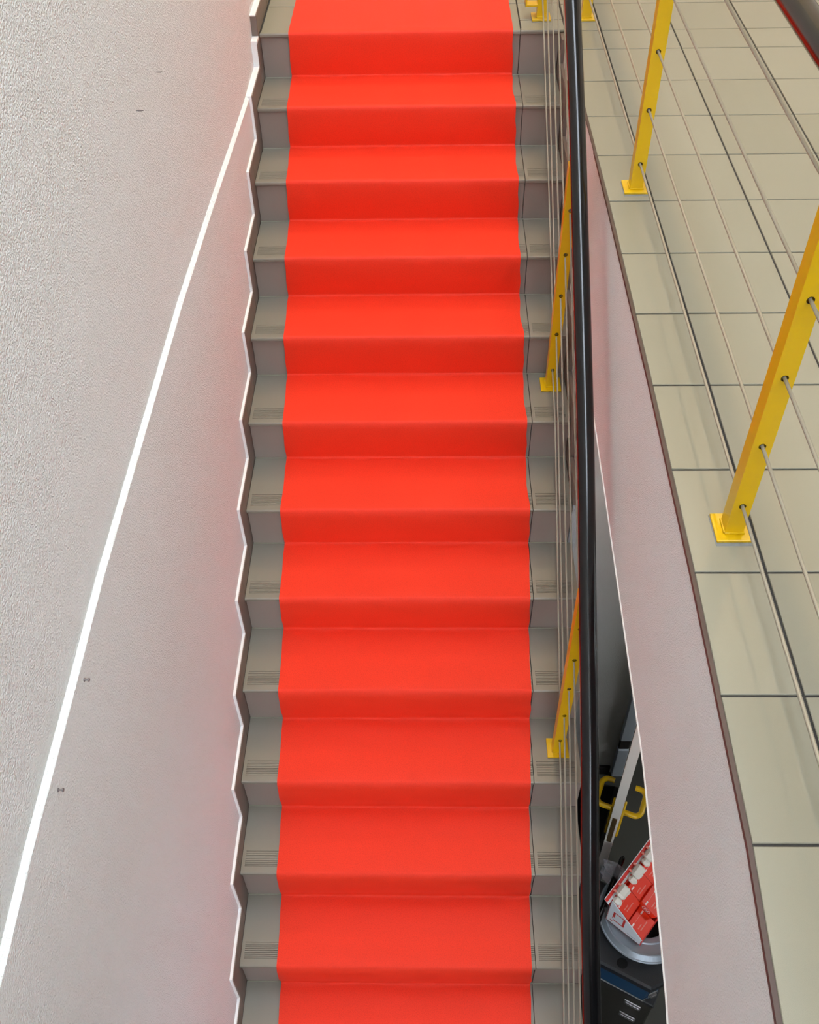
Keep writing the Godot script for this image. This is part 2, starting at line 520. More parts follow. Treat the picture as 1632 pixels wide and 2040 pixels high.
func build_floor() -> void:
	# the floor slab with its grout bed; tiles are pieces on it
	var bed := PackedVector2Array()
	for e in edge:
		bed.append(Vector2(e.x + 0.0060, e.y))
	bed.append(Vector2(5.4, 3.62))
	bed.append(Vector2(5.4, -5.0))
	var s := mb()
	slab(s, bed, -0.10, -0.0035)
	slab(s, PackedVector2Array([Vector2(-0.595, -5.0), Vector2(0.5965, -5.0), Vector2(0.5965, 0.010), Vector2(-0.595, 0.010)]), -0.16, -0.0035)
	slab(s, PackedVector2Array([Vector2(0.545, 3.62), Vector2(5.4, 3.62), Vector2(5.4, 6.2), Vector2(0.545, 6.2)]), -0.30, -0.001)
	slab(s, PackedVector2Array([Vector2(-0.57, 4.5), Vector2(0.545, 4.5), Vector2(0.545, 6.2), Vector2(-0.57, 6.2)]), -0.30, -0.001)
	var fl := struct("floor", s, M.grout, "upper floor of square beige tiles with dark joints beside the stairwell", "floor")
	# columns and rows as measured on the joints
	var cols := [0.30, 0.7285, 1.0000, 1.2690, 1.5440, 1.8190, 2.0940, 2.369, 2.644]
	var rows := [3.62, 3.520, 3.244, 2.974, 2.696, 2.412, 2.132, 1.851, 1.575, 1.298, 1.023, 0.757, 0.489, 0.218, 0.044, -0.222, -0.499, -0.776, -1.053, -1.330, -1.607, -1.884, -2.161]
	var looks := [M.tile, M.tile_light, M.tile, M.tile_dull]
	var g := 0.0026
	for i in rows.size() - 1:
		for k in cols.size() - 1:
			var p := clip_tile(cols[k] + g, cols[k + 1] - g, rows[i + 1] + g, rows[i] - g, 0.0090)
			if rows[i] <= 0.05 and k == 0:
				p = PackedVector2Array([Vector2(0.600, rows[i + 1] + g), Vector2(cols[1] - g, rows[i + 1] + g), Vector2(cols[1] - g, rows[i] - g), Vector2(0.600, rows[i] - g)])
			if p.size() < 3:
				continue
			s = mb()
			slab(s, p, -0.008, rng.randf_range(-0.0003, 0.0003), 0.0012)
			part("tile", s, looks[rng.randi() % 4], fl)
	# landing at the head of the stairs
	var lx := [-0.563, -0.398, -0.123, 0.152, 0.4285, 0.595]
	var lz := [0.034, -0.236, -0.513, -0.790, -1.067, -1.344, -1.621, -1.898]
	for i in lz.size() - 1:
		for k in lx.size() - 1:
			var zs := [lz[i], lz[i + 1]]
			if k == 4 and i == 0:
				zs = [lz[0], -0.066, lz[1]]
			for q in zs.size() - 1:
				s = mb()
				slab(s, PackedVector2Array([Vector2(lx[k] + g, zs[q + 1] + g), Vector2(lx[k + 1] - g, zs[q + 1] + g), Vector2(lx[k + 1] - g, zs[q] - (g if q or i else 0.0)), Vector2(lx[k] + g, zs[q] - (g if q or i else 0.0))]), -0.008, rng.randf_range(-0.0003, 0.0003), 0.0012)
				part("tile", s, looks[rng.randi() % 4], fl)
	# brown strip along the open edge
	s = mb()
	for i in range(1, edge.size() - 1):
		var a := edge[i] if i > 1 else Vector2(edge_x(0.03), 0.03)
		var c := edge[i + 1]
		slab(s, PackedVector2Array([Vector2(a.x, a.y), Vector2(a.x + 0.0080, a.y), Vector2(c.x + 0.0080, c.y), Vector2(c.x, c.y)]), -0.010, 0.0006)
	struct("trim_1", s, M.trim, "thin brown strip along the open edge of the tiled floor", "trim")
	# plastered face below the edge: deep beside the stairwell
	s = mb()
	for q in [[0.03, 0.8], [0.8, 1.3], [1.3, 1.474]]:
		quad(s, Vector3(edge_x(q[0]) + 0.001, -0.101, q[0]), Vector3(edge_x(q[1]) + 0.001, -0.101, q[1]), Vector3(edge_x(q[1]) + 0.001, -0.004, q[1]), Vector3(edge_x(q[0]) + 0.001, -0.004, q[0]))
	var bot := [[1.474, -0.562], [1.585, -0.576], [2.112, -0.614], [2.762, -0.638], [3.111, -0.70], [3.289, -0.74], [3.62, -0.78]]
	var fine := []
	for i in bot.size() - 1:
		for q in [bot[i][0], 1.85, 2.13, 2.4, 2.70, 2.9, 3.245, 3.5]:
			if q == bot[i][0] or (q > bot[i][0] + 0.01 and q < bot[i + 1][0] - 0.01):
				fine.append([q, lerpf(bot[i][1], bot[i + 1][1], (q - bot[i][0]) / (bot[i + 1][0] - bot[i][0]))])
	fine.append(bot[-1])
	bot = fine
	for i in bot.size() - 1:
		var z0: float = bot[i][0]
		var z1: float = bot[i + 1][0]
		var a0 := Vector3(edge_x(z0) + 0.001, -0.004, z0)
		var a1 := Vector3(edge_x(z1) + 0.001, -0.004, z1)
		var b0 := Vector3(edge_x(z0) + 0.001, bot[i][1], z0)
		var b1 := Vector3(edge_x(z1) + 0.001, bot[i + 1][1], z1)
		var far := Vector3(5.4, 0, 0)
		quad(s, b0, b1, a1, a0)
		quad(s, Vector3(5.4, b0.y, z0), Vector3(5.4, b1.y, z1), b1, b0)
	quad(s, Vector3(edge_x(3.62), -0.78, 3.62), Vector3(5.4, -0.78, 3.62), Vector3(5.4, -0.004, 3.62), Vector3(edge_x(3.62), -0.004, 3.62))
	var face := struct("wall_slab", s, M.plaster_slab, "rough pinkish white plaster face below the edge of the tiled floor", "wall")
	s = mb()
	var pts := []
	for q in bot:
		pts.append(Vector3(edge_x(q[0]) + 0.001, q[1], q[0]))
	tube(s, pts, 0.0035, 8)
	part("corner_bead", s, M.plaster_smooth, face)


# ---------- left wall with its ledge, and the stair skirting ----------
func build_left_wall() -> void:
	# the top of the lower plaster follows a slightly uneven line at floor height
	var line := [[-5.0, -0.105], [0.10, -0.108], [0.206, -0.104], [0.621, -0.089], [1.15, -0.062], [1.727, -0.041], [2.252, -0.044], [2.67, -0.046], [2.937, -0.064], [3.219, -0.079], [3.402, -0.10], [3.62, -0.11], [6.3, -0.11]]
	var s := mb()
	for i in line.size() - 1:
		var z0: float = line[i][0]
		var z1: float = line[i + 1][0]
		var y0: float = line[i][1]
		var y1: float = line[i + 1][1]
		if z0 < 0.0:
			continue
		quad(s, Vector3(WALL_X, -3.3, z1), Vector3(WALL_X, -3.3, z0), Vector3(WALL_X, y0 - 0.006, z0), Vector3(WALL_X, y1 - 0.006, z1))
		quad(s, Vector3(WALL_X, y1 - 0.006, z1), Vector3(WALL_X, y0 - 0.006, z0), Vector3(WALL_X - 0.003, y0 - 0.003, z0), Vector3(WALL_X - 0.003, y1 - 0.003, z1))
		quad(s, Vector3(WALL_X - 0.003, y1 - 0.003, z1), Vector3(WALL_X - 0.003, y0 - 0.003, z0), Vector3(UPPER_X - 0.002, y0 + 0.005, z0), Vector3(UPPER_X - 0.002, y1 + 0.005, z1))
	quad(s, Vector3(WALL_X, -3.3, 0.1), Vector3(UPPER_X, -3.3, 0.1), Vector3(UPPER_X, -0.108, 0.1), Vector3(WALL_X, -0.112, 0.1))
	cbox(s, Vector3(-0.85, -3.3, -5.2), Vector3(UPPER_X, CEIL + 0.25, 6.4), 0.0)
	struct("wall_left", s, M.plaster, "rough white plaster wall left of the stairs with a pale ledge line", "wall")
	# skirting tiles that follow the steps, on both sides
	var hs := 0.075
	var ts := 0.066
	for side in 2:
		var x0 := WALL_X - 0.012 if side == 0 else 0.577
		var x1 := SKIRT_X if side == 0 else RIGHT_X + 0.004
		var root := Node3D.new()
		root.name = "baseboard_left" if side == 0 else "baseboard_right"
		add_child(root)
		root.set_meta("kind", "structure")
		tag(root, "stepped brown grey skirting tiles along the %s" % ("white wall left of the stairs" if side == 0 else "right wall of the upper steps"), "skirting")
		for k in 17:
			var z_end: float = step_z[k]
			if side == 1 and z_end > BACK_Z - 0.05:
				break
			# upright piece in front of riser k
			s = mb()
			cbox(s, Vector3(x0, step_y[k + 1] + 0.001, step_z[k] - 0.02), Vector3(x1, step_y[k] + (hs if k > 0 else -0.01), step_z[k] + ts), 0.0012)
			part("skirting_tile", s, M.skirt, root)
			# flat piece over tread k+1
			s = mb()
			if k + 1 < 17:
				cbox(s, Vector3(x0, step_y[k + 1] + 0.001, step_z[k] + ts + 0.0015), Vector3(x1, step_y[k + 1] + hs, step_z[k + 1] - 0.0205), 0.0012)
				part("skirting_tile", s, M.skirt, root)
		if side == 0:
			var zs := [0.06, -0.24, -0.54, -0.84, -1.14, -1.44, -1.74]
			for i in zs.size() - 1:
				s = mb()
				cbox(s, Vector3(UPPER_X - 0.004, 0.001, zs[i + 1] + 0.001), Vector3(SKIRT_X, hs, zs[i] - 0.001), 0.0012)
				part("skirting_tile", s, M.skirt, root)
			# pale plaster bead on the top edges
			s = mb()
			for k in range(0, 17):
				if k + 1 < 17:
					cbox(s, Vector3(UPPER_X - 0.002, step_y[k + 1] + hs - 0.003, step_z[k] + ts), Vector3(SKIRT_X - 0.003, step_y[k + 1] + hs + 0.0025, step_z[k + 1] + ts + 0.0005), 0.001)
			for k in range(0, 17):
				cbox(s, Vector3(WALL_X - 0.003 if k else UPPER_X - 0.003, step_y[k + 1] + hs + 0.0025, step_z[k] + ts), Vector3(SKIRT_X - 0.003, step_y[k] + (hs + 0.0025 if k else -0.012), step_z[k] + ts + 0.003), 0.001)
			cbox(s, Vector3(UPPER_X - 0.002, hs - 0.003, -2.0), Vector3(SKIRT_X - 0.003, hs + 0.0025, 0.0605), 0.001)
			cbox(s, Vector3(UPPER_X - 0.002, -0.012, 0.05), Vector3(SKIRT_X - 0.001, 0.0, step_z[0] + ts + 0.004), 0.001)
			part("plaster_bead", s, M.plaster_smooth, root)


# ---------- lower room ----------
func build_lower_room() -> void:
	var s := mb()
	var side := PackedVector2Array()
	for z in [-5.0, 0.03, 0.8, 1.3, BACK_Z]:
		side.append(Vector2(edge_x(z) + 0.001, z))
	side.append(Vector2(0.74, BACK_Z))
	side.append(Vector2(0.74, -5.0))
	slab(s, side, -3.3, -0.101)
	struct("wall_stair", s, M.plaster_slab, "plaster wall under the tiled floor beside the upper steps", "wall")
	s = mb()
	cbox(s, Vector3(0.62, -3.3, BACK_Z - 0.15), Vector3(1.035, -0.101, BACK_Z + 0.003), 0.0)
	cbox(s, Vector3(1.035, FLOOR_LOW + 2.06, BACK_Z - 0.15), Vector3(1.80, -0.101, BACK_Z + 0.003), 0.0)
	cbox(s, Vector3(1.80, -3.3, BACK_Z - 0.15), Vector3(5.4, -0.101, BACK_Z + 0.003), 0.0)
	struct("wall_lower", s, M.grey_paint, "grey painted wall under the tiled floor seen below the slab", "wall")
	s = mb()
	cbox(s, Vector3(-0.6, -3.3, -5.0), Vector3(5.4, FLOOR_LOW, 6.2), 0.0)
	struct("floor_lower", s, M.lino, "dark grey green floor of the lower storey", "floor")
	s = mb()
	cbox(s, Vector3(RIGHT_X + 0.004, FLOOR_LOW, BACK_Z + 0.004), Vector3(0.965, FLOOR_LOW + 0.07, BACK_Z + 0.018), 0.003)
	cbox(s, Vector3(1.81, FLOOR_LOW, BACK_Z + 0.004), Vector3(5.4, FLOOR_LOW + 0.07, BACK_Z + 0.018), 0.003)
	struct("baseboard_lower", s, M.black_baseboard_shade, "low black baseboard along the grey lower wall", "baseboard")
	# door that stands open, seen edge-on
	var leaf := Vector3(0.374, 0, -0.927)      # from latch edge to hinge
	var across := Vector3(0.927, 0, 0.374)
	var e0 := Vector3(0.7535, FLOOR_LOW, 2.256)   # middle of the latch edge at the floor
	var xf := Transform3D(Basis(across, Vector3.UP, -leaf), e0)   # local -z runs along the leaf
	var door := Node3D.new()
	door.name = "door_1"
	add_child(door)
	door.transform = xf
	door.set_meta("kind", "structure")
	tag(door, "white door standing open edge-on with yellow lever handles", "door")
	s = mb()
	cbox(s, Vector3(-0.0165, 0.008, -0.74), Vector3(0.0165, 2.0, 0.0), 0.0015)
	part("leaf", s, M.door_white, door)
	s = mb()
	cbox(s, Vector3(-0.0095, 0.895, -0.001), Vector3(0.0085, 1.085, 0.0012), 0.0009)
	part("latch_plate", s, M.brass, door)
	s = mb()
	cbox(s, Vector3(-0.005, 1.00, 0.0012), Vector3(0.004, 1.03, 0.004), 0.001)
	cbox(s, Vector3(-0.005, 0.93, 0.0012), Vector3(0.004, 0.965, 0.002), 0.0005)
	part("latch_bolt", s, M.brass, door)
	for sd in [-1.0, 1.0]:
		s = mb()
		cbox(s, Vector3(0.0168 * sd if sd > 0 else -0.0255, 0.88, -0.075), Vector3(0.0255 if sd > 0 else -0.0168, 1.10, -0.035), 0.003)
		var esc := part("handle_plate", s, M.yellow, door)
		s = mb()
		var pts := []
		pts.append(Vector3(0.022 * sd, 1.05, -0.055))
		pts.append(Vector3(0.058 * sd, 1.05, -0.055))
		for q in 5:
			var a := PI / 2 * (q + 1) / 6.0
			pts.append(Vector3((0.058 + 0.026 * sin(a)) * sd, 1.05, -0.055 - 0.026 * (1.0 - cos(a))))
		pts.append(Vector3(0.084 * sd, 1.05, -0.082))
		pts.append(Vector3(0.084 * sd, 1.05, -0.142))
		for q in 5:
			var a := PI / 2 * (q + 1) / 6.0
			pts.append(Vector3((0.084 - 0.026 * (1.0 - cos(a))) * sd, 1.05, -0.142 - 0.026 * sin(a)))
		pts.append(Vector3(0.058 * sd, 1.05, -0.168))
		pts.append(Vector3(0.040 * sd, 1.05, -0.168))
		tube(s, pts, 0.0105, 14)
		part("lever", s, M.yellow, esc)
	s = mb()  # pale strip built in place of a patch of light on the wall
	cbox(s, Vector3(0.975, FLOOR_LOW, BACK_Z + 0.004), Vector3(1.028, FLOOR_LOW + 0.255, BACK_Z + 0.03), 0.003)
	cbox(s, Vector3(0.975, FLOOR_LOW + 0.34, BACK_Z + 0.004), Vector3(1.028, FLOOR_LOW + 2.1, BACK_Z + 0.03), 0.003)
	var fr := struct("trim_2", s, M.light_patch, "pale raised strip painting a patch of light on the grey lower wall", "light patch")
	s = mb()  # dark block paints the shadow gap that breaks the light patch
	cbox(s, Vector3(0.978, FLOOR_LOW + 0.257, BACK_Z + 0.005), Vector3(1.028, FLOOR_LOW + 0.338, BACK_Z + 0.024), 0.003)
	part("shade_gap", s, M.case_brown, fr)
	s = mb()  # thin black sheet painting the floor shade left of the door
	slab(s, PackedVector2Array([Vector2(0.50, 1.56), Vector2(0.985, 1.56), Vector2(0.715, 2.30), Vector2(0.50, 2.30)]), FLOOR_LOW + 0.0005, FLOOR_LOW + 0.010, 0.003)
	var m := part("floor_shade", s, M.black_baseboard_shade)
	tag(m, "black sheet painting the floor shade between the stairs and the open white door", "mat")


# ---------- staircase ----------
func tread_profile(yk: float, z0: float, z1: float, grooved: bool) -> PackedVector2Array:
	var p := PackedVector2Array()
	var th := 0.016
	p.append(Vector2(z0, yk - th))
	p.append(Vector2(z1 - 0.003, yk - th))
	p.append(Vector2(z1, yk - th + 0.004))
	p.append(Vector2(z1, yk - 0.004))
	p.append(Vector2(z1 - 0.0015, yk - 0.0012))
	p.append(Vector2(z1 - 0.005, yk))
	if grooved:
		for i in 9:
			var z: float = z1 - 0.026 - 0.0062 * i - (0.003 if i == 8 else 0.0)
			p.append(Vector2(z, yk))
			p.append(Vector2(z - 0.0006, yk - 0.0022))
			p.append(Vector2(z - 0.0018, yk - 0.0022))
			p.append(Vector2(z - 0.0024, yk))
	p.append(Vector2(z0, yk))
	return p


func build_staircase() -> void:
	var t := thing("staircase", "grey beige tiled staircase of a straight flight with grooved treads", "staircase")
	var right_end := 0.592
	# concrete body
	var prof := PackedVector2Array()
	for k in 17:
		prof.append(Vector2(step_z[k] - 0.024, step_y[k] - 0.020))
		prof.append(Vector2(step_z[k] - 0.024, step_y[k + 1] - 0.020))
	prof.append(Vector2(step_z[16] - 0.024, FLOOR_LOW))
	prof.append(Vector2(step_z[16] - 0.30, FLOOR_LOW))
	prof.append(Vector2(-0.1, -0.34))
	prof.append(Vector2(-0.1, -0.17))
	prof.append(Vector2(step_z[0] - 0.024, -0.17))
	prof.remove_at(0)
	var s := mb()
	extrude_x(s, prof, WALL_X + 0.002, right_end - 0.018)
	part("body", s, M.concrete, t)
	for k in 17:
		var jx: float = lerpf(0.427, 0.441, clampf(1.0 - absf(k - 5.0) / 5.0, 0.0, 1.0))
		if k > 7:
			jx = 0.4285
		var xs := [-0.5640, -0.3985, -0.1235, 0.1515, jx, right_end if step_z[maxi(k - 1, 0)] > BACK_Z - 0.08 else 0.5765]
		for i in 5:
			var a: float = xs[i] + (0.0012 if i else 0.0)
			var c: float = xs[i + 1] - 0.0012
			# riser tile of step k
			s = mb()
			cbox(s, Vector3(a, step_y[k + 1] + 0.001, step_z[k] - 0.022), Vector3(c, step_y[k] - (0.0185 if k else 0.0185), step_z[k] - 0.012), 0.001)
			part("riser_tile", s, M.riser, t)
			# tread tile of step k
			if k == 0:
				s = mb()
				extrude_x(s, PackedVector2Array([Vector2(0.0, -0.016), Vector2(0.034, -0.016), Vector2(0.037, -0.012), Vector2(0.037, -0.004), Vector2(0.0343, -0.0003), Vector2(0.0, -0.004)]), a, c)
				part("nosing_tile", s, M.tread, t)
				continue
			s = mb()
			var z0: float = step_z[k - 1] - 0.0115
			var lo := a + (0.011 if i == 0 or i == 4 else 0.0)
			var hi := c - (0.014 if i == 4 else 0.0)
			if lo > a:
				extrude_x(s, tread_profile(step_y[k], z0, step_z[k], false), a, lo)
			extrude_x(s, tread_profile(step_y[k], z0, step_z[k], true), lo, hi)
			if hi < c:
				extrude_x(s, tread_profile(step_y[k], z0, step_z[k], false), hi, c)
			part("tread_tile", s, M.tread, t)
	# pale joint fillets where tread and riser meet, dark joint cord at the right column
	s = mb()
	for k in 16:
		cbox(s, Vector3(-0.5635, step_y[k + 1] - 0.001, step_z[k] - 0.0125), Vector3(0.575, step_y[k + 1] + 0.0022, step_z[k] - 0.0085), 0.0008)
	part("joint_fillet", s, M.tile_dull, t)


# ---------- red runner ----------
func build_carpet() -> void:
	var nl := [-0.454, -0.453, -0.449, -0.448, -0.446, -0.443, -0.445, -0.444, -0.442, -0.442, -0.441, -0.439]
	var nr := [0.398, 0.404, 0.408, 0.410, 0.418, 0.423, 0.428, 0.424, 0.423, 0.417, 0.416, 0.415]
	var keys := []      # (z, y, half width left, right)
	for i in 9:
		var z := -2.6 + i * 0.32
		keys.append([z, 0.0045, lerpf(-0.460, -0.454, i / 8.0), lerpf(0.385, 0.398, i / 8.0)])
	for k in 17:
		var y: float = step_y[k]
		var z: float = step_z[k]
		var yb: float = step_y[k + 1]
		var l: float = nl[mini(k, 11)]
		var r: float = nr[mini(k, 11)]
		var l2: float = l - 0.004
		var r2: float = r + 0.006
		var bulge: float = lerpf(0.002, 0.009, clampf(k / 9.0, 0.0, 1.0))
		keys.append([z - 0.020, y + 0.0045, l, r])
		keys.append([z - 0.004, y + 0.0035, l, r])
		keys.append([z + 0.0025, y - 0.003, l, r])
		keys.append([z + 0.004 + bulge * 0.55, y - 0.022, l, r])
		keys.append([z + 0.003 + bulge * 0.8, y - 0.050, l, r])
		keys.append([z + 0.000 + bulge * 0.45, lerpf(y, yb, 0.60), l2, r2])
		keys.append([z - 0.005, yb + 0.026, l2, r2])
		keys.append([z - 0.006, yb + 0.010, l2, r2])
		keys.append([z + 0.002, yb + 0.0055, l2, r2])
		if k < 16:
			keys.append([z + 0.045, yb + 0.0062, l2, r2])
			keys.append([lerpf(z, step_z[k + 1], 0.55), yb + 0.0055, lerpf(l, nl[mini(k + 1, 11)], 0.5), r])
	# resample with Catmull-Rom
	var path := []
	for i in keys.size() - 1:
		var p0: Array = keys[maxi(i - 1, 0)]
		var p1: Array = keys[i]
		var p2: Array = keys[i + 1]
		var p3: Array = keys[mini(i + 2, keys.size() - 1)]
		for q in 3:
			var t := q / 3.0
			var v := []
			for c in 4:
				var d1: float = 0.5 * (p2[c] - p0[c])
				var d2: float = 0.5 * (p3[c] - p1[c])
				var lim: float = 1.2 * absf(p2[c] - p1[c])
				d1 = clampf(d1, -lim, lim)
				d2 = clampf(d2, -lim, lim)
				var h := t * t
				var g3 := h * t
				v.append((2 * g3 - 3 * h + 1) * p1[c] + (g3 - 2 * h + t) * d1 + (-2 * g3 + 3 * h) * p2[c] + (g3 - h) * d2)
			path.append(v)
	path.append(keys[-1])
	var wr := FastNoiseLite.new()
	wr.seed = 4
	wr.frequency = 1.0
	wr.fractal_octaves = 2
	var fold := FastNoiseLite.new()
	fold.seed = 9
	fold.frequency = 1.0
	var nx := 72
	var top := []
	for i in path.size():
		var v: Array = path[i]
		var a: Array = path[maxi(i - 1, 0)]
		var c: Array = path[mini(i + 1, path.size() - 1)]
		var tz: float = c[0] - a[0]
		var ty: float = c[1] - a[1]
		var ln := sqrt(tz * tz + ty * ty) + 1e-9
		var n := Vector2(-ty / ln, tz / ln)     # (z, y) outward
		if n.y < -0.3:
			n = -n
		var row := []
		for k in nx + 1:
			var x: float = lerpf(v[2], v[3], k / float(nx))
			var w: float = 0.0016 * wr.get_noise_3d(x * 3.0, v[1] * 9.0, v[0] * 9.0)
			# fine cross wrinkles close to the foot of each riser
			var near := 0.0
			for st in range(0, 17):
				var dz: float = v[0] - step_z[st]
				if dz > -0.004 and dz < 0.075 and absf(v[1] - step_y[st + 1]) < 0.03:
					near = 1.0 - dz / 0.075
			w += near * 0.0020 * fold.get_noise_2d(x * 4.0, v[0] * 70.0)
			row.append(Vector3(x, v[1] + n.y * (w + 0.0012), v[0] + n.x * (w + 0.0012)))
		top.append(row)
	var s := mb()
	s.set_smooth_group(1)
	for i in top.size() - 1:
		for k in nx:
			quad(s, top[i][k], top[i + 1][k], top[i + 1][k + 1], top[i][k + 1])
	s.set_smooth_group(-1)
	for i in top.size() - 1:      # edges of the felt, 3 mm thick
		for sd in [0, nx]:
			var p: Vector3 = top[i][sd]
			var q: Vector3 = top[i + 1][sd]
			var d := (q - p).normalized()
			var nn := Vector3(0, d.z, -d.y) * 0.003
			if sd == 0:
				quad(s, p - nn, q - nn, q, p)
			else:
				quad(s, q - nn, p - nn, p, q)
	var o := part("carpet_runner", s, M.carpet)
	tag(o, "red felt carpet runner laid down the middle of the stairs", "carpet")


# ---------- railings ----------
func post_mesh(s: SurfaceTool, h: float, hw: float, holes: Array, r: float) -> void:
	# square tube post, drilled through from front to back
	var segs := 12
	var ys := [0.0]
	for y in holes:
		ys.append(y - hw)
		ys.append(y + hw)
	ys.append(h)
	for sd in [-1.0, 1.0]:
		quad(s, Vector3(hw * sd, 0, hw * sd), Vector3(hw * sd, 0, -hw * sd), Vector3(hw * sd, h, -hw * sd), Vector3(hw * sd, h, hw * sd))
		for i in ys.size() - 1:
			var y0: float = ys[i]
			var y1: float = ys[i + 1]
			var z: float = hw * sd
			if i % 2 == 0:
				quad(s, Vector3(-hw * sd, y0, z), Vector3(hw * sd, y0, z), Vector3(hw * sd, y1, z), Vector3(-hw * sd, y1, z))
			else:
				var yc := (y0 + y1) * 0.5
				for k in segs:
					var a := TAU * k / segs
					var c := TAU * (k + 1) / segs
					var ia := Vector2(cos(a), sin(a))
					var ic := Vector2(cos(c), sin(c))
					var oa := ia * hw / maxf(absf(ia.x), absf(ia.y))
					var oc := ic * hw / maxf(absf(ic.x), absf(ic.y))
					var pts := [Vector3(ia.x * r * sd, yc + ia.y * r, z), Vector3(oa.x * sd, yc + oa.y, z)]
					if absf(absf(oa.x) - hw) < 1e-5 and absf(absf(oc.y) - hw) < 1e-5 and absf(absf(oc.x) - hw) > 1e-5 or absf(absf(oa.y) - hw) < 1e-5 and absf(absf(oc.x) - hw) < 1e-5 and absf(absf(oa.x) - hw) > 1e-5:
						pts.append(Vector3(hw * signf(oa.x + oc.x) * sd, yc + hw * signf(oa.y + oc.y), z))
					pts.append(Vector3(oc.x * sd, yc + oc.y, z))
					pts.append(Vector3(ic.x * r * sd, yc + ic.y * r, z))
					face_out(s, pts, Vector3(0, yc, 0))
	quad(s, Vector3(-hw, h, hw), Vector3(hw, h, hw), Vector3(hw, h, -hw), Vector3(-hw, h, -hw))
	for y in holes:
		for k in segs:
			var a := TAU * k / segs
			var c := TAU * (k + 1) / segs
			quad(s, Vector3(cos(a) * r, y + sin(a) * r, hw), Vector3(cos(c) * r, y + sin(c) * r, hw), Vector3(cos(c) * r, y + sin(c) * r, -hw), Vector3(cos(a) * r, y + sin(a) * r, -hw))


func add_post(parent: Node3D, at: Vector3, h: float, holes: Array, grout_skirt := false) -> Node3D:
	var s := mb()
	post_mesh(s, h - 0.007, 0.0182, holes.map(func(q): return q - 0.007), 0.0062)
	var p := part("post", s, M.yellow, parent)
	p.position = at + Vector3(0, 0.007, 0)
	s = mb()
	cbox(s, Vector3(-0.0365, -0.0065, -0.0375), Vector3(0.0365, 0.0, 0.0375), 0.0012)
	part("base_plate", s, M.yellow, p)
	s = mb()
	var ring := []
	for q in [[-1, 1], [1, 1], [1, -1], [-1, -1], [-1, 1]]:
		ring.append(Vector3(0.0185 * q[0], 0.0015, 0.0185 * q[1]))
	tube(s, ring, 0.003, 8, false)
	part("weld", s, M.yellow, p)
	s = mb()
	for q in holes:
		for sd in [-1.0, 1.0]:
			var seg := 12
			for k in seg:
				var a := TAU * k / seg
				var c := TAU * (k + 1) / seg
				var y: float = q - 0.007
				var pa := Vector3(cos(a), sin(a), 0)
				var pc := Vector3(cos(c), sin(c), 0)
				var o := Vector3(0, y, 0.0184 * sd)
				face_out(s, [o + pa * 0.0062, o + pc * 0.0062, o + pc * 0.0070, o + pa * 0.0070], Vector3(0, y, 0))
				face_out(s, [o + pa * 0.0062 - Vector3(0, 0, 0.004 * sd), o + pc * 0.0062 - Vector3(0, 0, 0.004 * sd), o + pc * 0.0062, o + pa * 0.0062], o + pa * 0.02)
	part("hole_rim", s, M.hole, p)
	if grout_skirt:
		s = mb()
		cbox(s, Vector3(-0.0385, -0.0075, -0.038), Vector3(0.0375, -0.0062, 0.0455), 0.0005)
		part("sealant", s, M.sealant, p)
	return p


